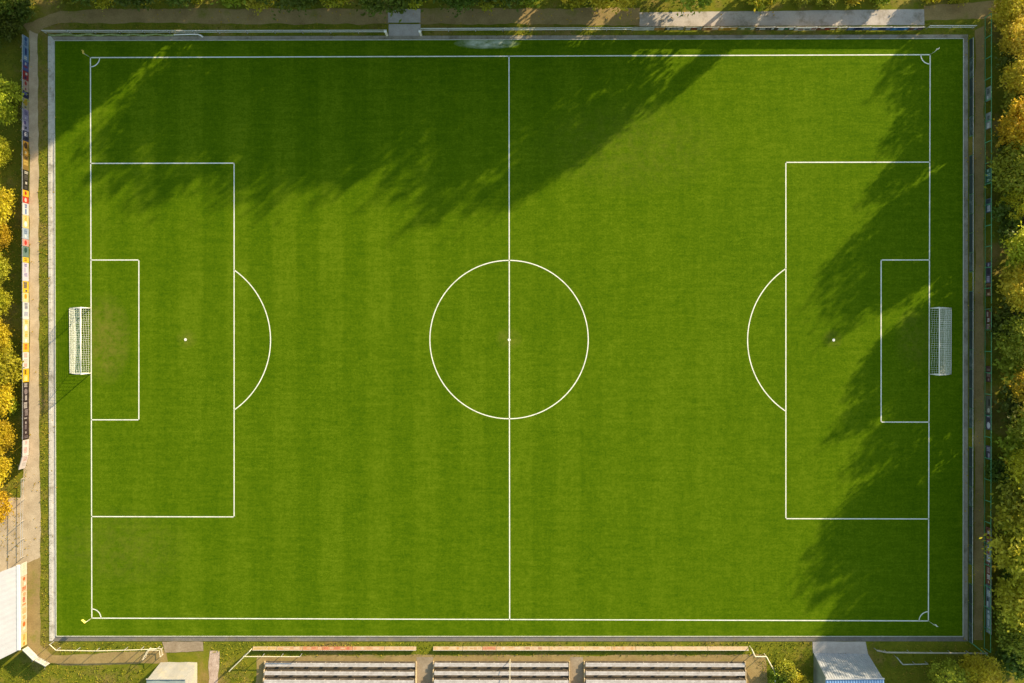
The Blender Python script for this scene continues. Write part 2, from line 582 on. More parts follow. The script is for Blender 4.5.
sheet('slab_pad', [(162, 641.6), (203, 641.6), (203.5, 651), (165, 652.5)], 0.024, M_stair, 0.1)
sheet('slab_pad', [(812.6, 641.6), (865.5, 641.6), (868, 654), (813, 653)], 0.024, M_paver, 0.03)
sheet('brick_path', [(210, 650.5), (219.5, 651), (217, 690), (207, 690)], 0.014, ground_mat('pinkish_brick', [(0.3, (0.22, 0.15, 0.11, 1)), (0.55, (0.42, 0.33, 0.27, 1)), (0.75, (0.6, 0.52, 0.46, 1))], 1.5, 8.0), 0.15)
for x0, x1 in ((416.5, 433), (570, 583)):
    sheet('aisle', [(x0, 657), (x1, 657), (x1 + 0.5, 700), (x0 + 0.5, 700)], 0.016, M_stair, 0.03)

# ------------------------------------------------------------------ goals


def goal(label, gx, y0, y1, sgn):
    """sgn: which way the net lies (-1 to the left)"""
    yc = (y0 + y1) / 2
    hw = (y1 - y0) / 2
    t = thing('football_goal', label, 'goal', (gx, yc, 0.035), 0, 'goals')
    D, H, r = 2.45, 2.44, 0.06
    for s in (-1, 1):
        MB().tube([(0, s * hw, 0), (0, s * hw, H + r)], r, 10).build('goal_post', M_white, t, True)
        MB().tube([(sgn * r, s * hw, 0.04), (sgn * D, s * hw, 0.04)], 0.05, 8).build('ground_bar', M_white, t, True)
        MB().tube([(0, s * hw, H), (sgn * 0.75, s * hw, H - 0.22), (sgn * D, s * hw, 0.05)], 0.03, 8).build('stay', M_white, t, True)
    MB().tube([(0, -hw - r, H), (0, hw + r, H)], r * 1.1, 10).build('crossbar', M_white, t, True)
    MB().tube([(sgn * D, -hw, 0.04), (sgn * D, hw, 0.04)], 0.028, 8).build('back_bar', M_white, t, True)
    # netting: knotted squares hung from the bar to the ground frame, sagging a little
    nb = MB()
    w = 0.0125

    def S(u, v):            # u across 0..1, v from bar (0) to back bar (1)
        prof = [(0, H), (0.75, H - 0.22), (D, 0.05)]
        if v < 0.3:
            k = v / 0.3
            x, z = prof[0][0] + (prof[1][0] - prof[0][0]) * k, prof[0][1] + (prof[1][1] - prof[0][1]) * k
        else:
            k = (v - 0.3) / 0.7
            x, z = prof[1][0] + (prof[2][0] - prof[1][0]) * k, prof[1][1] + (prof[2][1] - prof[1][1]) * k
        sag = math.sin(PI * u) * math.sin(PI * min(1, v * 1.0)) * 0.16 + 0.18 * math.sin(PI * u) * max(0, v - 0.5)
        return Vector((sgn * (x - sag), -hw + 2 * hw * u, z - 0.05 * math.sin(PI * v)))
    nu, nv = 34, 16
    for i in range(nu + 1):
        pts = [S(i / nu, k / 16) for k in range(17)]
        for a, b in zip(pts[:-1], pts[1:]):
            nb.tube([a, b], w * 0.8, 4, False)
    for k in range(nv + 1):
        pts = [S(i / 18, k / nv) for i in range(19)]
        for a, b in zip(pts[:-1], pts[1:]):
            nb.tube([a, b], w * 0.8, 4, False)
    for s in (-1, 1):
        y = s * hw
        for i in range(1, 11):
            x = D * i / 11
            zt = H - 0.22 * x / 0.75 if x < 0.75 else (H - 0.22) - (H - 0.27) * (x - 0.75) / (D - 0.75)
            nb.quad((sgn * (x - w), y, 0.06), (sgn * (x + w), y, 0.06), (sgn * (x + w), y, zt), (sgn * (x - w), y, zt))
        for i in range(1, 12):
            z = H * i / 12
            xe = D - (z - 0.05) / (H - 0.27) * (D - 0.75)
            nb.quad((0, y, z - w), (sgn * xe, y, z - w), (sgn * xe, y, z + w), (0, y, z + w))
    for i in range(0, 31):      # slack skirt of the net lying on the turf
        y = -hw + 2 * hw * i / 30
        nb.tube([(sgn * 0.12, y, 0.03), (sgn * 1.2, y + 0.05 * math.sin(i * 1.7), 0.035), (sgn * D, y, 0.05)], w * 0.75, 4, False)
    for i in range(1, 9):
        x = D * i / 9
        nb.tube([(sgn * (x + 0.05 * math.sin(k * 2.1 + i)), -hw + 2 * hw * k / 12, 0.04) for k in range(13)], w * 0.75, 4, False)
    nb.build('net', M_net, t)
    return t


a, b = at(91.2, 373.2), at(91.2, 308.2)
goal('white goal with slack net at the sunlit left end of the pitch', a.x, a.y, b.y, -1)
a, b = at(929.2, 374.0), at(929.2, 308.2)
goal('white goal with slack net at the shaded right end of the pitch', a.x, a.y, b.y, 1)

# ------------------------------------------------------------------ corner flags
M_flag = simple('yellow_flag_cloth', (0.72, 0.55, 0.10, 1), 0.8, var=0.1)
M_flagw = simple('white_flag_cloth', (0.8, 0.78, 0.7, 1), 0.8, var=0.06)
for (c, lab, fm, ph) in ((cTL, 'shaded corner flag beside the top path and the left fence', M_flag, 2.4), (cTR, 'pale corner flag at the corner nearest the long grey apron', M_flagw, 0.9),
                         (cBR, 'pale corner flag at the shaded corner near the green fence and bottom trees', M_flagw, -0.2), (cBL, 'yellow corner flag at the sunny corner near the white roofed shed', M_flag, 3.0)):
    t = thing('corner_flag', lab, 'corner flag', (c[0], c[1], 0.035), ph, 'corner flags')
    MB().tube([(0, 0, 0), (0, 0, 1.6)], 0.013, 8).build('pole', M_flagw, t, True)
    fb = MB()
    for k in range(6):
        x0, x1 = 0.02 + 0.09 * k, 0.02 + 0.09 * (k + 1)
        y0, y1 = 0.05 * math.sin(k * 1.1), 0.05 * math.sin((k + 1) * 1.1)
        fb.quad((x0, y0 - .1 * k * .3, 1.2 + .01 * k), (x1, y1 - .1 * (k + 1) * .3, 1.2 + .01 * k), (x1, y1 - .1 * (k + 1) * .3 + .1, 1.58 - .02 * k), (x0, y0 - .1 * k * .3 + .1, 1.58 - .02 * k))
    f = fb.build('flag', fm, t)
    sm = f.modifiers.new('thick', 'SOLIDIFY')
    sm.thickness = 0.01

# ------------------------------------------------------------------ fences


def fence(name, label, pts, h, spacing, mats, rails=(1.0,), panel=None, gap=0.12, cat='fence', rail_r=0.035, post_r=0.04, group=None, panel_len=None):
    P = [Vector((q[0], q[1], 0)) for q in pts]
    org = P[0].copy()
    t = thing(name, label, cat, org, 0, group)
    P = [q - org for q in P]
    mpost, mrail = mats[0], mats[1]
    for a, b in zip(P[:-1], P[1:]):
        L = (b - a).length
        n = max(1, round(L / spacing))
        u = (b - a) / L
        nn = Vector((-u.y, u.x, 0))
        for k in range(n + (1 if b is P[-1] else 0)):
            q = a + u * (L * k / n)
            MB().tube([q, q + Vector((0, 0, h + 0.05))], post_r, 6).build('post', mpost, t)
        for rh in rails:
            MB().tube([a + Vector((0, 0, h * rh)), b + Vector((0, 0, h * rh))], rail_r, 6).build('rail', mrail, t)
        if panel:
            m = len(panel)
            for k in range(n):
                mat = panel[k % m]
                if mat is None:
                    continue
                q0 = a + u * (L * k / n + 0.05)
                q1 = a + u * (L * (k + 1) / n - 0.05)
                o_ = nn * 0.018
                off = nn * 0.07 * PANEL_SIDE
                z0, z1 = gap, h * 0.97 + random.uniform(-0.03, 0.03)
                MB().hexa([q0 - o_ + off + Vector((0, 0, z0)), q1 - o_ + off + Vector((0, 0, z0)), q1 + o_ + off + Vector((0, 0, z0)), q0 + o_ + off + Vector((0, 0, z0))],
                          [q0 - o_ + off + Vector((0, 0, z1)), q1 - o_ + off + Vector((0, 0, z1)), q1 + o_ + off + Vector((0, 0, z1)), q0 + o_ + off + Vector((0, 0, z1))]).build('panel', mat, t)
    return t


# right
M_tealw = simple('pale_teal_panel', (0.035, 0.06, 0.055, 1), 0.6, var=0.3, scale=2.5, dirt=(0.45, 0.48, 0.46, 1), dirt_amt=0.2)
PANEL_SIDE = -1
fence('perimeter_barrier', 'low dark teal panel barrier in shade along the right end', [gp(969.6, 40), gp(969.4, 330), gp(968.8, 641)], 0.85, 2.2,
      (M_green, M_galv), (1.0,), [M_teal, M_tealw, M_teal, M_teal, M_tealw, None, M_teal])
# top rails, left and right of the entrance
fence('tube_railing', 'thin pale tube railing at the top touchline left of the entrance paving', [gp(46.5, 33.4), gp(220, 33.5), gp(386.5, 33.2)], 1.05, 3.0, (M_galv, M_white), (1.0, 0.5), rail_r=0.032)
fence('tube_railing', 'thin pale tube railing at the top touchline between entrance paving and apron', [gp(421.5, 31.5), gp(530, 31.2), gp(632, 30.8)], 1.05, 3.0, (M_galv, M_white), (1.0, 0.5), rail_r=0.04)
fence('tube_railing', 'short pale tube railing at the top right corner beyond the apron', [gp(926, 28.7), gp(972, 28.7)], 1.05, 3.0, (M_galv, M_white), (1.0, 0.5), rail_r=0.035)
# gate posts of the entrance
M_gate = simple('gate_cream', (0.60, 0.56, 0.42, 1), 0.6, var=0.1)
for (x, lab) in ((387.2, 'cream gate post at the left edge of the entrance paving'), (421.2, 'cream gate post at the right edge of the entrance paving')):
    q = at(x, 35.3)
    t = thing('gate_post', lab, 'gate post', (q.x, q.y, 0), 0, 'entrance gate posts')
    MB().box(-0.11, 0.11, -0.11, 0.11, 0, 1.5).build('shaft', M_gate, t)
    MB().hexa([(-.16, -.16, 1.5), (.16, -.16, 1.5), (.16, .16, 1.5), (-.16, .16, 1.5)], [(-.04, -.04, 1.62), (.04, -.04, 1.62), (.04, .04, 1.62), (-.04, .04, 1.62)]).build('cap', M_white, t)
# rolled netting by the top left corner, and a bent pipe
M_roll = simple('rolled_net', (0.22, 0.27, 0.10, 1), 0.9, var=0.3, scale=4)
pts = []
for k in range(40):
    x = 49 + (176 - 49) * k / 39
    q = at(x, 35.0 + 0.6 * math.sin(k * 0.9) + random.uniform(-.25, .25), 0)
    pts.append((q.x, q.y, 0.12))
tag(MB().tube(pts, [random.uniform(0.09, 0.16) for _ in pts], 8).build('rolled_net', M_roll, None, True), 'rolled green net lying along the top path near the left corner', 'net')
pts = [at(174, 34.6, .2), at(190, 34.2, .2), at(198, 34.3, .2), at(201, 35.5, .1), at(203, 37, .06)]
tag(MB().tube(pts, 0.085, 8).build('bent_pipe', M_white, None, True), 'white bent pipe lying at the end of the rolled net', 'pipe')
# outer green frame fence on the right
M_greenrail = simple('bright_green_rail', (0.08, 0.30, 0.14, 1), 0.5, var=0.1)
fence('frame_fence', 'tall green frame fence between the dirt path and the right hand trees', [gp(984.8, 18), gp(984.8, 330), gp(984.0, 648)], 1.45, 2.35, (M_greenrail, M_greenrail), (1.0, 0.06), rail_r=0.035, post_r=0.045)
fence('frame_fence', 'short green frame fence slanting across the bottom right corner', [gp(969, 641.5), gp(988, 656.5)], 1.2, 2.0, (M_greenrail, M_greenrail), (1.0, 0.5), rail_r=0.04)
# bottom rails
fence('tube_railing', 'pale crooked railing along the bottom left verge', [gp(54, 641.5), gp(60.5, 647.3), gp(100, 647.9), gp(128, 647.2), gp(160, 646.2)], 1.0, 2.4, (M_galv, M_gate), (1.0,), rail_r=0.045)
fence('tube_railing', 'low cream handrail beside the grass ramp left of the benches', [gp(232, 668), gp(252, 648.5)], 1.0, 1.3, (M_gate, M_gate), (1.0, 0.5), rail_r=0.05)
fence('tube_railing', 'low cream handrail crossing the front of the left benches', [gp(246, 653.5), gp(302, 653.6)], 1.0, 2.5, (M_galv, M_gate), (1.0,), rail_r=0.04)
fence('tube_railing', 'bent cream railing at the right end of the benches', [gp(749.5, 646), gp(753, 653.5), gp(764, 653.5), gp(772, 668), gp(774, 690)], 1.0, 1.6, (M_gate, M_gate), (1.0,), rail_r=0.06)
fence('tube_railing', 'pale railing across the shaded bottom right verge', [gp(874, 648), gp(884, 650), gp(930, 650.5), gp(984, 651)], 0.8, 2.4, (M_galv, M_conc), (1.0,), rail_r=0.09)
fence('tube_railing', 'short broken railing in front of the bottom right tree', [gp(894, 655), gp(900, 662), gp(925, 661.5)], 0.8, 1.6, (M_galv, M_galv), (1.0,), rail_r=0.06)
fence('tube_railing', 'thin wire railing along the left edge of the gravel yard', [gp(25.5, 478), gp(24.8, 520), gp(24.8, 556)], 0.9, 2.5, (M_post, M_galv), (1.0, 0.5), rail_r=0.025)
fence('timber_gate', 'weathered wooden gate frame by the dirt path and the small cabin', [gp(146, 657), gp(151, 647.5), gp(163, 647.5), gp(163.5, 654)], 1.0, 1.6, (M_post, M_gate), (1.0, 0.4), cat='gate')

# ------------------------------------------------------------------ advertising boards


def cmat(h, kk=0.64):
    if kk == 0.5:          # sun-bleached prints of the bottom row
        c = [int(h[i:i + 2], 16) for i in (0, 2, 4)]
        h = '%02x%02x%02x' % tuple(int(a * 0.5 + b * 0.5) for a, b in zip(c, (226, 198, 160)))
        kk = 0.36
    k = 'print_%s_%d' % (h, kk * 100)
    return simple(k, lin(h, kk), 0.55, var=0.06, scale=2.0)


def board(label, p0, p1, h, base, accents, group, lean=0.0, cover=0.55, brace=True, z0=0.10, kk=0.40):
    """upright hoarding on two posts, printed side towards the pitch centre"""
    a, b = Vector((p0[0], p0[1], 0)), Vector((p1[0], p1[1], 0))
    mid = (a + b) / 2
    u = (b - a).normalized()
    n = Vector((-u.y, u.x, 0))
    if n.dot(-mid) < 0:
        u = -u
        n = -n
    rz = math.atan2(u.y, u.x)          # local +y faces the pitch
    L = (b - a).length
    t = thing('advertising_board', label, 'advertising board', mid, rz, group)
    t.rotation_euler.x = lean
    l2 = L / 2 - 0.003
    MB().box(-l2, l2, -0.02, 0.02, z0, h).build('panel', cmat(base, kk), t)
    ed = MB()
    ed.box(-l2, l2, -0.028, 0.028, h, h + 0.03)
    ed.build('frame', M_galv, t)
    for s in (-1, 1):
        MB().box(s * (l2 - .18) - .035, s * (l2 - .18) + .035, -0.10, -0.023, 0, h).build('post', M_post, t)
    if brace:
        MB().tube([(l2 - .18, -0.1, h * 0.85), (l2 - .18, -1.0, 0.0)], 0.03, 6).build('brace', M_post, t)
    y = 0.024
    H = h - z0
    x = -l2 + 0.12
    k = 0
    rr = random.random
    while x < l2 - 0.25 and accents:
        ac = accents[k % len(accents)]
        mb = MB()
        w = min(random.uniform(0.25, 0.75), l2 - 0.1 - x)
        kind = rr()
        if kind < 0.25:
            r = min(w / 2, H * 0.36)
            mb.disc((x + r, z0 + H * 0.5), r, y, 18, 'y')
            nm = 'emblem'
        elif kind < 0.8:
            zt = z0 + H * random.uniform(0.68, 0.88)
            zb = z0 + H * random.uniform(0.12, 0.3)
            nb = max(2, int(w / 0.13))
            for i in range(nb):      # letter-like upright strokes, no real characters
                xa = x + w * i / nb
                xb = xa + w / nb * random.uniform(0.5, 0.8)
                mb.quad((xa, y, zb), (xb, y, zb), (xb, y, zt - rr() * .12), (xa, y, zt))
            nm = 'lettering'
        else:
            zb = z0 + H * random.uniform(0.15, 0.5)
            mb.quad((x, y, zb), (x + w, y, zb), (x + w, y, zb + H * .3), (x, y, zb + H * .3))
            nm = 'stripe'
        mb.build(nm, cmat(ac, kk), t)
        x += w + random.uniform(0.05, 0.3) / cover * 0.5
        k += 1
    return t


G = 'advertising boards along the left path'
LEFT = [
    (36, 47, '9fc3e6', ['3a6fb5'], 'pale blue board at the top end of the left row, in shade'),
    (47.2, 61, '86b2e0', ['1f3f8c', 'ffffff'], 'sky blue board with navy lettering, second from the top of the left row'),
    (61.2, 71, '5a6fb8', ['e8e8f0', 'b53a44'], 'violet blue board with a red mark, above the red and white board'),
    (71.2, 80, 'b5393c', ['f0e6dc', '31336b'], 'red board with navy block, between the violet and the cream red boards'),
    (80.2, 91, 'd9c4b0', ['c24038', 'a03030'], 'cream board with red strokes in the shaded part of the left row'),
    (91.2, 98, '25305c', ['8a94c0'], 'dark navy board just below the cream and red board'),
    (98.2, 109, 'c9c39a', ['d6b327', '5b6472'], 'beige board with mustard lettering below the dark navy board'),
    (109.2, 120, 'b9b3da', ['55508f', 'f4f0ff'], 'lilac board with violet lettering on the shaded left row'),
    (120.2, 131, 'c7c2e0', ['6c5aa0', '27283f'], 'lilac board with black strokes, just above the slate board'),
    (131.2, 141, '3a4266', ['d8dcee', '14161f'], 'slate blue board with white strokes above the ochre boards'),
    (141.2, 155, 'b58f35', ['3d2c12', 'ded09a'], 'ochre board with brown lettering level with the top of the penalty area'),
    (155.2, 170, '8d7434', ['2c2410', 'd2b45a'], 'dark ochre board above the black board of the left row'),
    (170.2, 190, '20211e', ['c9c8bd', '5c5b52'], 'black board with grey lettering where sunlight first reaches the row'),
    (190.2, 196.6, 'f2c028', ['b92a1e'], 'short yellow board directly above the short red board'),
    (196.8, 203, 'd3402b', ['f5d5c8'], 'short red board between yellow board and white emblem board'),
    (203.2, 215, 'eceef2', ['2f59a8', '7a95c8'], 'white board with a small blue emblem below the short red board'),
    (215.2, 228, 'f0dd92', ['e2ab25', 'ffffff'], 'pale yellow board with amber lettering above the grey blue board'),
    (228.2, 239, 'b7cbe0', ['5c7ba8', 'e9eef5'], 'grey blue board with slate lettering above the pink red board'),
    (239.2, 246, 'e8a69c', ['d23a34', 'ffffff'], 'pink board with red block, above the dark green board'),
    (246.2, 257, '6f8e88', ['1f4f4a', 'dfe9e2'], 'grey green board with dark teal marks'),
    (257.2, 262.5, 'f1d33c', ['b98a12'], 'small bright yellow board below the grey green board'),
    (262.7, 281, 'e6e2f2', ['8c86bf', 'c5c0e0'], 'long white board with lilac lettering above the goal'),
    (281.2, 292.5, 'f2cf35', ['20306a'], 'yellow board with a navy block, above the goal'),
    (292.7, 302, 'f3e3a6', ['dba622', 'ffffff'], 'cream and amber board just above the level of the goal'),
    (302.2, 319, 'eff0f0', ['26356b', '9aa5c4'], 'white board with a navy emblem level with the upper goal post'),
    (319.2, 343, 'f0e4b4', ['e8c22e', 'ffffff'], 'long cream board with yellow marks level with the middle of the goal'),
    (343.2, 352, 'f0cb3a', ['c4371f', 'ffffff'], 'yellow board with a red mark level with the lower half of the goal'),
    (352.2, 368.5, 'f1efe9', ['d6a79c', 'c9c5bb'], 'plain white board with faint pink print beside the lower goal post'),
    (368.7, 382, 'f3c81f', ['8a6c08', 'fff1a8'], 'bright golden yellow board directly above the long black boards'),
    (382.2, 401, '2b2228', ['b9b3b0', '8d8184'], 'upper of the three black boards with grey script'),
    (401.2, 420, '2d2026', ['c9c3bf', '948a8c'], 'middle of the three black boards with grey script'),
    (420.2, 439, '33232a', ['b5adab', '776c70'], 'lowest of the three black boards with grey script'),
]
for (ya, yb, base, acc, lab) in LEFT:
    x = 29.0 + (0.2 if ya > 300 else 0)
    board(lab, gp(x, 341.5 + (ya - 341.5) * 0.993), gp(x, 341.5 + (yb - 341.5) * 0.993), 1.38, base, acc, G)
board('white and pink board next below the three black boards', gp(29.3, 439), gp(29.0, 455), 1.38, 'efe3e0', ['d9a8a4'], G)
board('white board turned towards the gravel yard at the low end of the left row', gp(28.9, 455.3), gp(25.2, 468), 1.38, 'f0e6e4', ['e0b8b2', 'cfc8c4'], G)

G = 'advertising boards in front of the white roofed shed'
for k, (ya, yb, base, acc, lab) in enumerate([
    (564, 577, 'f1ead9', ['e8dcc0'], 'plain cream board at the upper end of the shed wall'),
    (577.2, 593, 'eec9a8', ['d9652b', 'f6efe0'], 'peach board with orange print on the shed wall'),
    (593.2, 608, 'f0dcbc', ['e0873a', 'c74a22'], 'cream board with a rust red block, middle of the shed wall'),
    (608.2, 622, 'f2e2c2', ['e3a24c'], 'cream board with tan print beside the roof edge'),
    (622.2, 635, 'f0d2a6', ['d8742e', 'fff6e6'], 'sandy board with orange strokes near the lower roof corner'),
    (635.2, 648, 'efd991', ['d89a2c'], 'yellowish board at the lower end of the shed wall')]):
    s = 0.987
    board(lab, gp(27.2, 341.5 + (ya - 341.5) * s), gp(27.2, 341.5 + (yb - 341.5) * s), 1.3, base, acc, G, brace=False)
G = 'white boards round the bottom left path corner'
board('white board slanting away from the shed corner towards the path', gp(28.2, 646.0), gp(39.2, 656.8), 1.25, 'f3efe6', ['e3dccd'], G)
board('white board with grey print continuing the slant beside the dirt path', gp(39.5, 657), gp(50.5, 663.0), 1.1, 'f1ece0', ['b9b5ac', 'e3dccd'], G)

G = 'advertising boards along the bottom verge'
BOT = [
    (252, 276, 'ead49a', ['e0b84a'], 'yellowish cream board at the left end of the bottom row'),
    (276.3, 302, 'ecc79c', ['dd8c4c', 'f6ead2'], 'tan board with orange print near the left end of the bottom row'),
    (302.3, 322, 'e88e5c', ['d8482a', 'f4cfae'], 'orange board with red print above the left benches'),
    (322.3, 352, 'e57a4a', ['cf3420', 'f6d3b4'], 'long orange red board above the middle of the left benches'),
    (352.3, 384, 'eebb90', ['e08a55', 'f8ead6'], 'salmon board right of the long orange red board'),
    (384.3, 416, 'f2d9b6', ['e3b070'], 'cream board at the right end of the left benches'),
    (433, 462, 'f0d8a8', ['dca14c', 'fff2d8'], 'cream board with ochre print just right of the first aisle'),
    (462.3, 482, 'f3e2c0', ['d7a05c'], 'pale cream board left of the small red board'),
    (482.3, 496, 'e59a74', ['d8492f'], 'small red print board above the middle benches'),
    (496.3, 524, 'f2d9b4', ['dfab66', 'ffffff'], 'cream board between the small red board and the brown ended board'),
    (524.3, 549, 'f0ddc2', ['9c5634', 'e8c9a0'], 'cream board with a brown end above the middle benches'),
    (549.3, 580, 'f3dcb4', ['e2b878'], 'cream board left of the second aisle'),
    (580.3, 612, 'f4dcae', ['e3b266', 'fff0d0'], 'pale yellow board just right of the second aisle'),
    (612.3, 636, 'f2c896', ['dd9a52', 'f9e7cb'], 'peach board above the right benches'),
    (636.3, 672, 'f6e3c0', ['ecd2a2'], 'long plain cream board, left one of two above the right benches'),
    (672.3, 708, 'f6e2bc', ['eacb98'], 'long plain cream board, middle of the right benches'),
    (708.3, 749, 'f5dfb6', ['e8c890'], 'long cream board at the right end of the bottom row'),
]
for (xa, xb, base, acc, lab) in BOT:
    s = 0.996
    board(lab, gp(512 + (xa - 512) * s, 646.2), gp(512 + (xb - 512) * s, 646.2), 0.47, base, acc, G, brace=False, lean=math.radians(54), z0=0.03, kk=0.5)

G = 'advertising boards along the apron'
TOP = [
    (633.5, 655, 'c4c2b2', ['a7a696', 'dedccb'], 'grey white board at the left end of the apron row'),
    (655.3, 665, 'b98a48', ['8f6226'], 'short tan board near the left end of the apron row'),
    (665.3, 685, '3b3a30', ['e8e4d4', 'b8b4a2'], 'black board with white lettering on the apron row'),
    (685.3, 703, '5c4a34', ['e2dcc8', 'a5362c'], 'brown board with white and red print on the apron row'),
    (703.3, 720, 'c98f5a', ['f0e3c8', '7c3b26'], 'tan and brown board in the sunny gap of the apron row'),
    (720.3, 738, 'd9a02e', ['f4e6b0', '8a5a18'], 'golden board under the bright yellow tree'),
    (738.3, 756, '7d7a3a', ['e6e2ca', '2f7a4a'], 'olive board with green marks on the apron row'),
    (756.3, 776, '37302a', ['f2efe6', '938c80'], 'dark board with bold white lettering on the apron row'),
    (776.3, 796, '4a4034', ['e8f0e8', '3a9a66'], 'dark board with a green emblem on the apron row'),
    (796.3, 818, 'd8cfc2', ['9c4a3a', '5a5048'], 'cream board with brown red lettering on the apron row'),
    (818.3, 838, '7a4a36', ['eee2d4', 'c0402e'], 'rust board with white lettering on the apron row'),
    (838.3, 848, 'c8b250', ['3c4a68', 'f1e9bd'], 'yellowish board just left of the blue boards'),
    (848.3, 872, '33456e', ['8fa4cc', '1b2440'], 'dull blue board, left of the three blue boards'),
    (872.3, 893, '2e4a86', ['7f9cd4', '162450'], 'middle of the three blue boards'),
    (893.3, 910, '2d74b4', ['8fc8ee', '1a3a7c'], 'bright blue board, right of the three blue boards'),
    (910.3, 925, '3c4258', ['9a6a5c', 'c6cbd8'], 'slate board with reddish end at the right end of the apron row'),
]
for (xa, xb, base, acc, lab) in TOP:
    s = 0.99
    board(lab, gp(512 + (xa - 512) * s, 30.6), gp(512 + (xb - 512) * s, 30.3), 1.08, base, acc, G, brace=False, kk=0.64)

G = 'worn boards hung in the green fence'
RIGHT = [
    (86, 100, '8f978f', ['d9dfd8', '394a40'], 'grey board with white scraps on the green fence beside the top penalty corner'),
    (112, 128, '9aa09c', ['e6eae6', '2f4038'], 'pale grey board on the green fence beside the yellow tree'),
    (168, 182, '3f6a58', ['9fc4b4'], 'green board with pale marks high on the right fence'),
    (198, 212, '4f5f6a', ['c3ccd2', '2a3a40'], 'slate board with white scraps above the right goal'),
    (262, 283, '4c4658', ['a79fb8', '2c2838'], 'dull purple board on the green fence above the right goal'),
    (283.4, 296, '7d5a3c', ['c9a884', '3c2a1c'], 'brown board on the green fence next to the purple one'),
    (308, 330, '6a4438', ['b9a398', 'd8d4cc'], 'reddish board on the green fence behind the right goal'),
    (366, 382, '5a3c34', ['8e7a6e'], 'dark red brown board on the green fence below the right goal'),
    (396, 414, '6a6a5c', ['b5b4a4', '33352c'], 'grey olive board on the green fence below the right goal'),
    (414.4, 430, '56525f', ['d2d0d8', '2f2c38'], 'grey violet board with a white mark on the green fence'),
    (446, 460, '4f4a58', ['9d98a8'], 'dusky grey board alone on the lower green fence'),
    (528, 545, '8f5a4c', ['d9cfc4', '4a2a22'], 'rusty board with white print on the lower green fence'),
    (545.4, 563, '8d8a88', ['e4e2de', 'a54a3a'], 'grey white board with red print on the lower green fence'),
    (563.4, 585, '7c4a40', ['c9b8ae', 'e6e0da'], 'brown red board between the two grey boards low on the right fence'),
    (585.4, 610, '7f8a90', ['d6dde0', '48555a'], 'blue grey board near the lower end of the right fence'),
    (610.4, 634, '7f9294', ['c4d2d4'], 'pale blue grey board at the lower end of the right fence'),
]
for (ya, yb, base, acc, lab) in RIGHT:
    s = 0.99
    board(lab, gp(985.3, 341.5 + (ya - 341.5) * s), gp(985.3, 341.5 + (yb - 341.5) * s), 1.3, base, acc, G, brace=False, z0=0.18, kk=0.64)

# ------------------------------------------------------------------ benches (terraced seating)
M_seat = simple('weathered_bench_board', (0.44, 0.42, 0.41, 1), 0.6, var=0.12, scale=2.5, dirt=(0.25, 0.22, 0.2, 1), dirt_amt=0.5)
M_tread = simple('shade_darkened_concrete', (0.11, 0.09, 0.065, 1), 0.9, var=0.2, scale=1.5)  # concrete colour lowered to deepen the shade in the gaps between benches
M_side = simple('terrace_side', (0.42, 0.33, 0.20, 1), 0.85, var=0.15)


def bleacher(label, xa, xb, splits=()):
    p0, p1 = at(xa, 660.8), at(xb, 660.8)
    t = thing('terrace_benches', label, 'bleacher', ((p0.x + p1.x) / 2, p0.y, 0), 0, 'bleachers along the bottom edge')
    w = (p1.x - p0.x) / 2
    RUN, RISE = 0.885, 0.24
    tb = MB()
    for i in range(5):
        tb.box(-w + 0.05, w - 0.05, -RUN * (i + 1), -RUN * i - (0.004 if i else 0), 0.0, 0.06 + RISE * i)
    tb.build('terrace', M_tread, t)
    for i in range(5):
        z = 0.06 + RISE * i
        y1 = -RUN * i - 0.06
        y0 = y1 - 0.42
        cuts = [-w] + [c - (p0.x + p1.x) / 2 for c in splits] + [w]
        for a, b in zip(cuts[:-1], cuts[1:]):
            bm = MB()
            bm.box(a + 0.04, b - 0.04, y0, y0 + 0.20, z + 0.40, z + 0.44)
            bm.box(a + 0.04, b - 0.04, y0 + 0.22, y1, z + 0.40, z + 0.44)
            bo = bm.build('bench', M_seat, t)
            n = max(2, int((b - a) / 1.6))
            bb = MB()
            for k in range(n + 1):
                x = a + 0.15 + (b - a - 0.3) * k / n
                bb.box(x - .03, x + .03, y0 + 0.05, y1 - 0.05, z, z + 0.397)
            bb.build('bracket', M_post, bo)
    for s in (-1, 1):
        sb = MB()
        for i in range(5):
            sb.box(s * (w + 0.09) - .06, s * (w + 0.09) + .06, -RUN * (i + 1), -RUN * i - 0.003, 0, 0.3 + RISE * i)
        sb.build('side_wall', M_side, t)
    return t


bleacher('left block of pale terraced benches below the orange red boards', 266, 415.5)
bleacher('middle block of pale terraced benches with a narrow split, between the two aisles', 434.5, 568.5, [at(510, 662).x])
bleacher('right block of pale terraced benches beside the bent cream railing', 585, 744)
# slim post dividing the middle block
q = at(510, 661)
t = thing('divider_rail', 'yellowish divider rail running down the middle benches', 'rail', (q.x, q.y + .2, 0), 0)
MB().tube([(0, 0, 0), (0, 0, 1.2)], 0.04, 8).build('post', M_gate, t)
MB().tube([(0, 0, 1.2), (0, -4.6, 2.4)], 0.035, 8).build('rail', M_gate, t)
MB().tube([(0, -4.6, 0.9), (0, -4.6, 2.4)], 0.04, 8).build('post', M_gate, t)

# ------------------------------------------------------------------ cabins


def corrugated(mb, b0, b1, t0, t1, n, amp, out):
    """sheet between two bottom and two top points with ribs running up"""
    rows = []
    for k in range(2 * n + 1):
        f = k / (2 * n)
        o_ = out * (amp if k % 2 else 0.0)
        rows.append((b0.lerp(b1, f) + o_, t0.lerp(t1, f) + o_))
    for (a, b), (c, d_) in zip(rows[:-1], rows[1:]):
        mb.quad(a, c, d_, b)


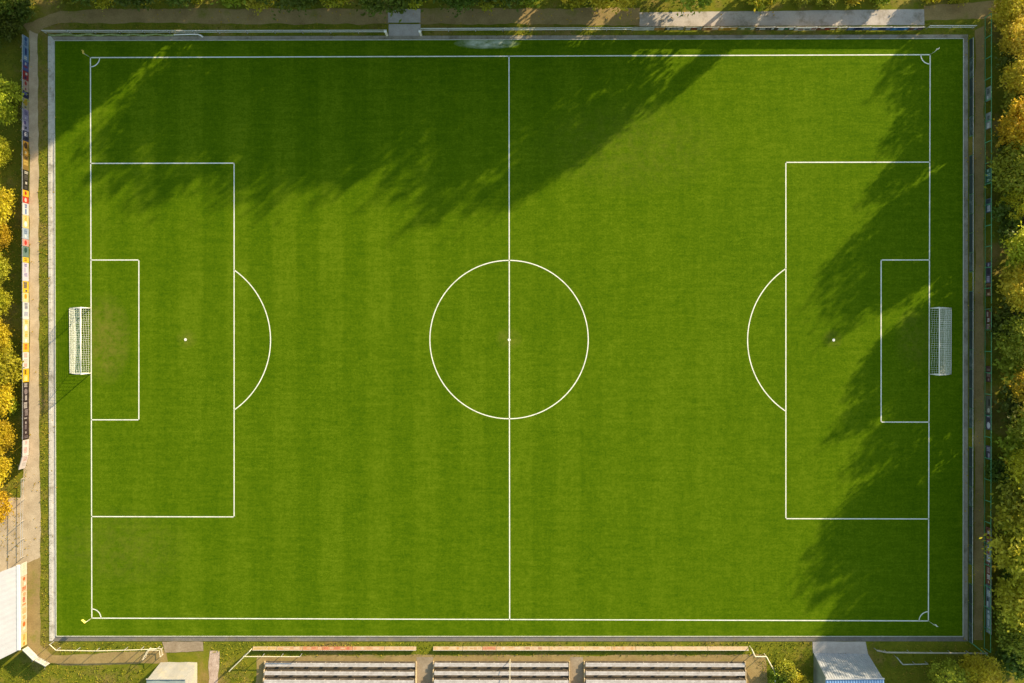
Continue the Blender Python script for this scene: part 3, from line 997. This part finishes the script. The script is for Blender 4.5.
def cabin(name, label, bW, bE, tW, tE, h, depth, m_front, m_side, m_roof, ribs, trim):
    bw, be = at(*bW, 0), at(*bE, 0)
    tw, te = at(*tW, h), at(*tE, h)
    org = (bw + be) / 2
    t = thing(name, label, 'cabin', org)
    bw, be, tw, te = (v - org for v in (bw, be, tw, te))
    back = Vector((0, -depth, 0))
    fb = MB()
    corrugated(fb, bw, be, tw, te, ribs, 0.05, Vector((0, 1, 0.1)))
    fb.build('front_wall', m_front, t)
    MB().quad(bw, tw, tw + back, bw + back).build('side_wall', m_side, t)
    MB().quad(be, be + back, te + back, te).build('side_wall', m_side, t)
    MB().quad(bw + back, tw + back, te + back, be + back).build('back_wall', m_side, t)
    up = Vector((0, 0, 0.02))
    rb = MB()
    corrugated(rb, tw + up + Vector((-.1, -.12, 0)), te + up + Vector((.1, -.12, 0)), tw + back + up + Vector((-.1, -.15, .25)), te + back + up + Vector((.1, -.15, .25)), ribs, 0.05, Vector((0, 0, 1)))
    rb.build('roof', m_roof, t)
    MB().tube([tw + Vector((-.12, -0.02, 0.05)), te + Vector((.12, -0.02, 0.05))], 0.09, 8).build('gutter', trim, t)
    return t


M_pale = simple('pale_corrugated', (0.30, 0.325, 0.36, 1), 0.45, 0.15, 0.08, 1.0, dirt=(0.3, 0.28, 0.25, 1), dirt_amt=0.25)
M_blue = simple('blue_roof_sheet', (0.13, 0.25, 0.45, 1), 0.5, 0, 0.1, 1.0)
M_shaded_olive = simple('shaded_olive_sheet', (0.20, 0.22, 0.17, 1), 0.7, 0, 0.15, 1.0)  # olive sheet, darker than the front: the sunless side put into its colour
cabin('equipment_cabin', 'corrugated pale cabin with a blue roof beside the wide slab pad', (813.6, 653.2), (868, 654), (826.5, 679), (883, 678.3), 3.9, 5.0, M_pale, M_shaded_olive, M_blue, 22, M_pale)
M_cream = simple('cream_cabin_sheet', (0.25, 0.25, 0.235, 1), 0.6, 0, 0.06, 1.0, dirt=(0.42, 0.36, 0.2, 1), dirt_amt=0.4)
M_ggrey = simple('grey_green_roof', (0.22, 0.27, 0.26, 1), 0.6, 0, 0.1, 1.0)
cabin('equipment_cabin', 'small cream cabin with a grey green roof beside the brick path', (160.5, 662.4), (197.2, 662.4), (147.5, 679), (184.5, 679), 3.6, 4.5, M_cream, M_cream, M_ggrey, 2, M_cream)

# long white-roofed shed at the lower left
M_wroof = simple('white_roof_sheet', (0.40, 0.405, 0.42, 1), 0.5, 0, 0.04, 0.8, dirt=(0.5, 0.48, 0.42, 1), dirt_amt=0.2)
ez, rzg = 1.42, 3.2
e0, e1 = at(18.3, 565, ez), at(18.8, 650, ez)
f0, f1 = at(-62, 596, rzg), at(-62, 690, rzg)
org = Vector((e0.x, (e0.y + e1.y) / 2, 0))
t = thing('long_shed', 'long low shed with a white ribbed roof at the lower left edge', 'shed', org)
e0, e1, f0, f1 = (v - org for v in (e0, e1, f0, f1))
rb = MB()
corrugated(rb, e1, e0, f1, f0, 16, 0.014, Vector((0, 0, 1)))
rb.build('roof', M_wroof, t)
wall = MB()
ins = Vector((-0.35, 0, -0.05))
a0, a1, g0, g1 = e0 + ins + Vector((0, -.3, 0)), e1 + ins + Vector((0, .3, 0)), f0 + Vector((0, -.3, -.1)), f1 + Vector((0, .3, -.1))
fl = lambda v: Vector((v.x, v.y, 0))
wall.quad(fl(a0), fl(a1), a1, a0)
wall.quad(fl(a1), fl(g1), g1, a1)
wall.quad(fl(g0), fl(a0), a0, g0)
wall.quad(fl(g1), fl(g0), g0, g1)
wall.build('wall', M_cream, t)
u = Vector((0.08, 0, 0.02))
MB().hexa([e1 + Vector((-.16, 0, -.12)), e1 + Vector((.16, 0, -.12)), e0 + Vector((.16, 0, -.12)), e0 + Vector((-.16, 0, -.12))],
          [e1 + Vector((-.16, 0, .09)), e1 + Vector((.16, 0, .09)), e0 + Vector((.16, 0, .09)), e0 + Vector((-.16, 0, .09))]).build('eave_trim', M_white, t)

# ------------------------------------------------------------------ trees


def crown_mesh(name, seed, h, rx, cz, rz, n_cl, n_lf, leaf=(0.12, 0.25), clump=0.75):
    r = np.random.default_rng(seed)
    # lobes give an uneven outline
    lob = r.normal(size=(14, 3))
    lob /= np.linalg.norm(lob, axis=1)[:, None]
    amp = r.uniform(-0.45, 0.42, 14)
    dirs = r.normal(size=(n_cl * 2, 3))
    dirs /= np.linalg.norm(dirs, axis=1)[:, None]
    rad = r.uniform(0.2, 1, len(dirs)) ** 0.5
    k = 1 + (np.maximum(0, dirs @ lob.T) ** 5 * amp).sum(1)
    c = dirs * (rad * k)[:, None]
    keep = (c[:, 2] > -0.8) & ~((c[:, 2] > 0.45) & (r.uniform(size=len(c)) < 0.4))
    c = c[keep][:n_cl]
    c = c * np.array([rx, rx, rz]) + np.array([0, 0, cz])
    cr = r.uniform(0.45, 1.5, len(c)) * clump
    n = len(c) * n_lf
    ctr = np.repeat(c, n_lf, 0) + r.normal(size=(n, 3)) * np.repeat(cr, n_lf)[:, None] * np.array([.55, .55, .5])
    a = r.normal(size=(n, 3))
    a[:, 2] *= 0.6
    a /= np.linalg.norm(a, axis=1)[:, None]
    nrm = r.normal(size=(n, 3)) + np.array([0, 0, 0.9])
    b = np.cross(nrm, a)
    b /= np.linalg.norm(b, axis=1)[:, None]
    s = r.uniform(leaf[0], leaf[1], n)[:, None]
    v = np.stack([ctr - a * s, ctr + b * s * .55, ctr + a * s, ctr - b * s * .55], 1).reshape(-1, 3)
    f = np.arange(n * 4).reshape(-1, 4)
    me = bpy.data.meshes.new(name)
    me.from_pydata(v.tolist(), [], f.tolist())
    me.update()
    me.materials.append(M_leaf)
    return me, c


def trunk_mesh(name, seed, h, cz, rx, clumps, r0):
    r = random.Random(seed)
    mb = MB()
    top = Vector((r.uniform(-.3, .3), r.uniform(-.3, .3), cz + 0.25 * (h - cz)))
    mid = Vector((r.uniform(-.2, .2), r.uniform(-.2, .2), cz * 0.55))
    mb.tube([(0, 0, -0.1), (0, 0, 0.25), mid, top], [r0 * 1.35, r0, r0 * 0.75, r0 * 0.18], 9)
    for k in range(9):
        e = Vector(clumps[r.randrange(len(clumps))])
        zs = r.uniform(cz * 0.45, cz * 0.95)
        s = Vector((mid.x, mid.y, 0)) * (zs / top.z) + Vector((0, 0, zs))
        m = s.lerp(e, 0.5) + Vector((0, 0, r.uniform(0.1, 0.5)))
        mb.tube([s, m, e], [r0 * 0.42, r0 * 0.26, r0 * 0.06], 6)
    me = bpy.data.meshes.new(name)
    me.from_pydata(mb.v, [], mb.f)
    me.update()
    me.materials.append(M_bark)
    return me


PROTO = []
for s_, (h, rx, cz, rz, ncl, nlf) in enumerate([(10, 2.9, 5.2, 4.7, 230, 38), (10, 2.6, 6.4, 3.6, 160, 38), (10, 3.1, 5.0, 4.8, 240, 38), (10, 2.2, 5.6, 4.4, 160, 38)]):
    cm, cl = crown_mesh('crown', 100 + s_, h, rx, cz, rz, ncl, nlf)
    PROTO.append((cm, trunk_mesh('trunk', 200 + s_, h, cz, rx, cl, 0.2)))
SHRUB = []
for s_, (h, rx, cz, rz, ncl, nlf) in enumerate([(3, 1.5, 1.5, 1.35, 60, 42), (3, 1.7, 1.4, 1.25, 66, 42)]):
    cm, cl = crown_mesh('crown', 300 + s_, h, rx, cz, rz, ncl, nlf, (0.12, 0.24), 0.5)
    SHRUB.append((cm, trunk_mesh('trunk', 400 + s_, h, cz, rx, cl, 0.09)))


def tree(name, label, px, py, h, col, group, proto=None, wide=1.0, base=10.0, src=None, cat='tree'):
    q = at(px, py)
    src = src or PROTO
    cm, tm = src[proto if proto is not None else random.randrange(len(src))]
    t = thing(name, label, cat, (q.x, q.y, 0), random.uniform(0, 2 * PI), group)
    k = h / base
    t.scale = (k * wide, k * wide, k)
    c = bpy.data.objects.new('crown', cm)
    w = bpy.data.objects.new('trunk', tm)
    c.color = tuple(x * random.uniform(.88, 1.12) for x in col) + (1,)
    for o in (c, w):
        COL.objects.link(o)
        o.parent = t
    return t


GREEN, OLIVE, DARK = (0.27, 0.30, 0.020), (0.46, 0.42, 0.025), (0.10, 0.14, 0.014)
YELLOW, GOLD, ORANGE, LIME = (0.46, 0.38, 0.016), (0.46, 0.35, 0.014), (0.42, 0.29, 0.014), (0.34, 0.33, 0.016)

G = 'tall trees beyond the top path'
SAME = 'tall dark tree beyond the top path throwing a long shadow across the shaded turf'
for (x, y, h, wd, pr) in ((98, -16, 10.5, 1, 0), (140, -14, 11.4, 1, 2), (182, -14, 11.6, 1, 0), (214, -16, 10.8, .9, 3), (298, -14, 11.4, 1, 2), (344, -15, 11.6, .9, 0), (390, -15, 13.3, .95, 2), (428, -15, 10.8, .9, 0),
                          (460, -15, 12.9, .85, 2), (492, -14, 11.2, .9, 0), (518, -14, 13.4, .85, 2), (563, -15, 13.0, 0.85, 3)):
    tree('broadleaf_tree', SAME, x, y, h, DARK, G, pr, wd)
tree('broadleaf_tree', 'tall green tree whose crown tip hangs over the top path left of the apron', 606, -7, 11.2, OLIVE, G, 0, 0.9)
tree('broadleaf_tree', 'tall yellow green tree overhanging the left end of the apron', 644, -6, 11.8, LIME, G, 1, 0.95)
tree('broadleaf_tree', 'tall green tree above the apron between yellow green and bright yellow crowns', 682, -16, 13.0, GREEN, G, 0, 0.95)
tree('broadleaf_tree', 'bright yellow tree overhanging the sunny stretch of the apron', 744, -6, 13.2, YELLOW, G, 1, 0.85)
tree('broadleaf_tree', 'slim yellow tree whose narrow shadow falls apart from the others', 792, -14, 7.8, GOLD, G, 3, 0.6)
tree('broadleaf_tree', 'yellow green tree at the top edge right of the top left corner', 64, -6, 7.5, LIME, G, 3, 1.0)
tree('broadleaf_tree', 'dark green tree filling the top left corner', 6, 0, 9.0, DARK, G, 2, 1.0)
tree('broadleaf_tree', 'dark green tree below the top left corner tree', -6, 44, 7.0, DARK, G, 0, 1.0)

G = 'autumn trees along the left edge'
LEFTT = [(9, 107, 5.2, LIME, 'yellow green tree at the left edge level with the shaded penalty area corner', 1.05),
         (1, 156, 4.5, OLIVE, 'dull olive tree between two brighter trees on the upper left edge', 1.0),
         (5, 212, 5.2, YELLOW, 'bright yellow tree with orange underside beside the short red board', 1.1),
         (3, 236, 4.4, ORANGE, 'orange tree pressed against the bright yellow tree', .9),
         (4, 268, 4.2, LIME, 'yellow green tree above the level of the left goal', 1.0),
         (2, 300, 4.4, LIME, 'yellow green tree level with the upper post of the left goal', 1.0),
         (4, 334, 4.4, YELLOW, 'yellow tree level with the middle of the left goal', 1.0),
         (5, 366, 4.6, LIME, 'lime tree level with the lower post of the left goal', 1.05),
         (6, 400, 4.8, YELLOW, 'yellow tree beside the middle black board', 1.0),
         (5, 434, 4.6, GOLD, 'golden tree beside the white and pink board', 1.0),
         (0, 470, 4.8, YELLOW, 'yellow tree beside the turned white board', 1.0),
         (-4, 505, 4.2, GOLD, 'golden tree on the gravel yard above the shed', 1.0)]
for i, (x, y, h, c, lab, wd) in enumerate(LEFTT):
    tree('autumn_tree', lab, x - (5 if i in (0, 2) else 1), y, h * (0.78 if i in (1, 3, 5, 9) else 1.0), c, G, (0, 2, 0, 2)[i % 4], wd * 1.6)

G = 'trees along the right edge'
RT = [(1012, -30, 6.8, GREEN, 'green tree at the very top right corner', 1.0),
      (999, 14, 5.6, OLIVE, 'olive tree overhanging the end of the dirt path in the top right', 1.1),
      (1001, 48, 6.0, OLIVE, 'olive tree level with the top right corner flag', 1.1),
      (1000, 84, 7.4, OLIVE, 'olive tree just above the golden tree on the right edge', 1.0),
      (999, 134, 9.2, GOLD, 'golden tree on the right edge level with the top penalty line', .9),
      (1007, 175, 9.6, GREEN, 'green tree just below the golden tree on the right edge', .95),
      (1001, 204, 6.0, GOLD, 'small brownish gold tree behind the slate board', .8),
      (1005, 252, 8.6, OLIVE, 'bushy olive tree above the level of the right goal', 1.0),
      (1005, 292, 8.4, OLIVE, 'olive tree level with the upper post of the right goal', 1.05),
      (1008, 336, 8.4, GREEN, 'green tree level with the middle of the right goal', 1.0),
      (1006, 386, 10.2, ORANGE, 'orange autumn tree below the level of the right goal', .85),
      (1010, 424, 11.0, GREEN, 'green tree just below the orange tree on the right edge', .9),
      (1008, 462, 8.8, OLIVE, 'olive tree level with the dusky grey board', 1.0),
      (1010, 500, 11.2, GREEN, 'green tree level with the lower penalty area line', 1.0),
      (1006, 527, 11.4, OLIVE, 'tall olive tree just above the level of the rusty board', 1.1),  # extra tree, put in so its shadow covers the blue-roofed cabin
      (1001, 548, 10.4, OLIVE, 'olive tree beside the rusty board', 1.05),
      (1000, 588, 9.0, OLIVE, 'large olive tree level with the bottom right corner flag', 1.15),
      (1012, 622, 9.0, GREEN, 'green tree near the bottom right corner beside the fence end', 1.0)]
for i, (x, y, h, c, lab, wd) in enumerate(RT):
    tree('broadleaf_tree', lab, x + (7 if y in (527, 548) else 4), y, h, c, G, (0, 2, 0, 3)[i % 4] if c is not ORANGE else 1, wd * 1.08)
G = 'trees below the bottom right verge'
tree('broadleaf_tree', 'green tree below the short broken railing at the bottom right', 940, 672, 5.0, GREEN, G, 0, 1.25)
tree('broadleaf_tree', 'olive tree at the bottom edge below the end of the pale railing', 968, 668, 5.4, OLIVE, G, 2, 1.2)
tree('broadleaf_tree', 'dark tree at the bottom edge left of the broken railing', 912, 690, 4.6, DARK, G, 1, 1.2)

G = 'undergrowth bushes along the right edge'  # bushes added to keep the green fence and the ground behind it shaded
for i, (y, x, h) in enumerate(((30, 1016, 3.6), (66, 1014, 3.6), (104, 1015, 4), (152, 1014, 4), (186, 1016, 4.2), (226, 1014, 4.2), (272, 1016, 4), (314, 1016, 4), (360, 1013, 4.4),
                               (404, 1017, 4.2), (443, 1015, 4.4), (481, 1016, 4.2), (522, 1014, 4.4), (568, 1016, 4), (606, 1017, 4), (650, 1013, 4))):
    tree('bush', 'dark bush growing under and between the trees of the right edge', x, y, h, (GREEN, DARK)[i % 2], G, i % 2, 1.15, 3.0, SHRUB, 'bush')
G = 'undergrowth bushes along the top path'
for i in range(15):
    tree('bush', 'low bush at the top edge between the tall trees and the path', 76 + i * 38 + random.uniform(-8, 8), -5 + random.uniform(-4, 3), random.uniform(2.4, 3.4), (GREEN, OLIVE, DARK, LIME)[i % 4], G, i % 2, 1.15, 3.0, SHRUB, 'bush')
G = 'bushes round the field'
for i, (x, y, h, c, lab) in enumerate([
    (784, 667, 2.2, GREEN, 'largest green bush between the bent railing and the blue roofed cabin'),
    (776, 676, 1.8, GREEN, 'smaller green bush beside the bent cream railing'),
    (797, 679, 2.0, OLIVE, 'olive bush between the largest green bush and the cabin'),
    (24, 12, 3.0, DARK, 'dark bush by the corner of the top path'),
    (16, 30, 3.0, DARK, 'dark bush above the pale blue board'),
    (762, -2, 2.6, LIME, 'lime bush under the bright yellow tree'),
    (800, -3, 2.3, GREEN, 'green bush at the top edge of the apron, right of the yellow tree'),
    (826, -3, 2.4, GREEN, 'green bush at the top edge above the cream apron board'),
    (852, -3, 2.4, OLIVE, 'olive bush at the top edge above the dull blue board'),
    (878, -3, 2.3, GREEN, 'green bush at the top edge above the bright blue board'),
    (930, -4, 2.4, YELLOW, 'yellow bush at the top edge right of the apron'),
    (955, -5, 2.4, LIME, 'lime bush at the top edge near the right hand corner'),
    (994, 330, 2.2, DARK, 'dark bush behind the fence level with the right goal'),
    (993, 470, 2.2, DARK, 'dark bush behind the fence below the right goal'),
    (10, 345, 1.6, LIME, 'lime bush in the shade of the left boards'),
    (14, 405, 1.6, LIME, 'lime bush behind the middle black board'),
]):
    tree('bush', lab, x, y, h, c, G, i % 2, 1.0, 3.0, SHRUB, 'bush')

# ------------------------------------------------------------------ rough grass on the verges (uncountable)


def tri_sample(poly, dens):
    P = [at(*q) for q in poly]
    xs, ys = [q.x for q in P], [q.y for q in P]
    n = int((max(xs) - min(xs)) * (max(ys) - min(ys)) * dens)
    pts = np.stack([rng.uniform(min(xs), max(xs), n), rng.uniform(min(ys), max(ys), n)], 1)
    ins = np.zeros(n, bool)
    j = len(P) - 1
    for i in range(len(P)):
        a, b = P[i], P[j]
        c = ((a.y > pts[:, 1]) != (b.y > pts[:, 1])) & (pts[:, 0] < (b.x - a.x) * (pts[:, 1] - a.y) / (b.y - a.y + 1e-12) + a.x)
        ins ^= c
        j = i
    return pts[ins]


VERGE = [
    ([(39.5, 36), (49.6, 38), (50.5, 330), (51.5, 641), (56, 648), (42, 648), (41, 560), (40, 330)], 26),
    ([(46, 24.5), (388, 24.5), (388, 36), (52, 36)], 26),
    ([(421, 25), (639, 27), (639, 36), (421, 36.2)], 26),
    ([(639, 30.5), (972, 28), (972, 34), (639, 36)], 22),
    ([(925, 22), (975, 20), (975, 28), (925, 28)], 24),
    ([(-25, -25), (1050, -25), (1050, 0), (924, 5), (640, 8), (60, 10), (22, 22), (-25, 40)], 10),
    ([(-25, 40), (22, 30), (28, 60), (28, 470), (20, 500), (-25, 500)], 12),
    ([(971, 40), (974, 40), (974, 640), (971, 640)], 24),
    ([(985, 20), (1040, 20), (1040, 690), (985, 650)], 12),
    ([(54, 642), (162, 642), (164, 650), (60, 654)], 26),
    ([(204, 642), (812, 642), (812, 646), (206, 646)], 26),
    ([(204, 647), (252, 647), (256, 700), (222, 700), (219, 652), (206, 652)], 22),
    ([(254, 647), (748, 647), (756, 656), (260, 656)], 22),
    ([(750, 646), (812, 642), (813, 700), (766, 700)], 22),
    ([(868, 642), (968, 642), (1000, 665), (1000, 700), (884, 700)], 20),
    ([(-10, 664), (36, 662), (110, 667), (146, 668), (140, 700), (-10, 700)], 24),
]
allp = np.concatenate([tri_sample(p_, d_) for p_, d_ in VERGE])
n = len(allp)
hh = rng.uniform(0.04, 0.18, n)
ang = rng.uniform(0, 2 * PI, n)
w = rng.uniform(0.03, 0.08, n)
lean = rng.normal(size=(n, 2)) * 0.10
base0 = np.stack([allp[:, 0] - np.cos(ang) * w, allp[:, 1] - np.sin(ang) * w, np.zeros(n)], 1)
base1 = np.stack([allp[:, 0] + np.cos(ang) * w, allp[:, 1] + np.sin(ang) * w, np.zeros(n)], 1)
tip = np.stack([allp[:, 0] + lean[:, 0], allp[:, 1] + lean[:, 1], hh], 1)
v = np.stack([base0, base1, tip], 1).reshape(-1, 3)
g = np_mesh('rough_grass', v, np.arange(n * 3).reshape(-1, 3), M_blade)
g['kind'] = 'stuff'

# fallen leaves under the autumn trees
LE = [([(-10, 90), (20, 90), (20, 560), (-10, 560)], 4.0), ([(640, 8), (780, 8), (780, 20), (640, 20)], 0.8), ([(40, 10), (640, 9), (640, 24), (40, 24)], 0.8), ([(22, 470), (40, 470), (40, 556), (22, 556)], 0.9), ([(964, 36), (985, 36), (985, 640), (964, 640)], 0.7), ([(29, 40), (57, 40), (57, 560), (29, 560)], 0.35)]
lp = np.concatenate([tri_sample(p_, d_) for p_, d_ in LE])
n = len(lp)
ang = rng.uniform(0, 2 * PI, n)
s = rng.uniform(0.05, 0.12, n)
ca, sa = np.cos(ang) * s, np.sin(ang) * s
z = np.full(n, 0.062)
v = np.stack([np.stack([lp[:, 0] + ca, lp[:, 1] + sa, z], 1), np.stack([lp[:, 0] - sa * .7, lp[:, 1] + ca * .7, z + .02], 1),
              np.stack([lp[:, 0] - ca, lp[:, 1] - sa, z], 1), np.stack([lp[:, 0] + sa * .7, lp[:, 1] - ca * .7, z + .03], 1)], 1).reshape(-1, 3)
fl_o = np_mesh('fallen_leaves', v, np.arange(n * 4).reshape(-1, 4), M_leaf)
fl_o.color = (0.40, 0.28, 0.02, 1)
fl_o['kind'] = 'stuff'
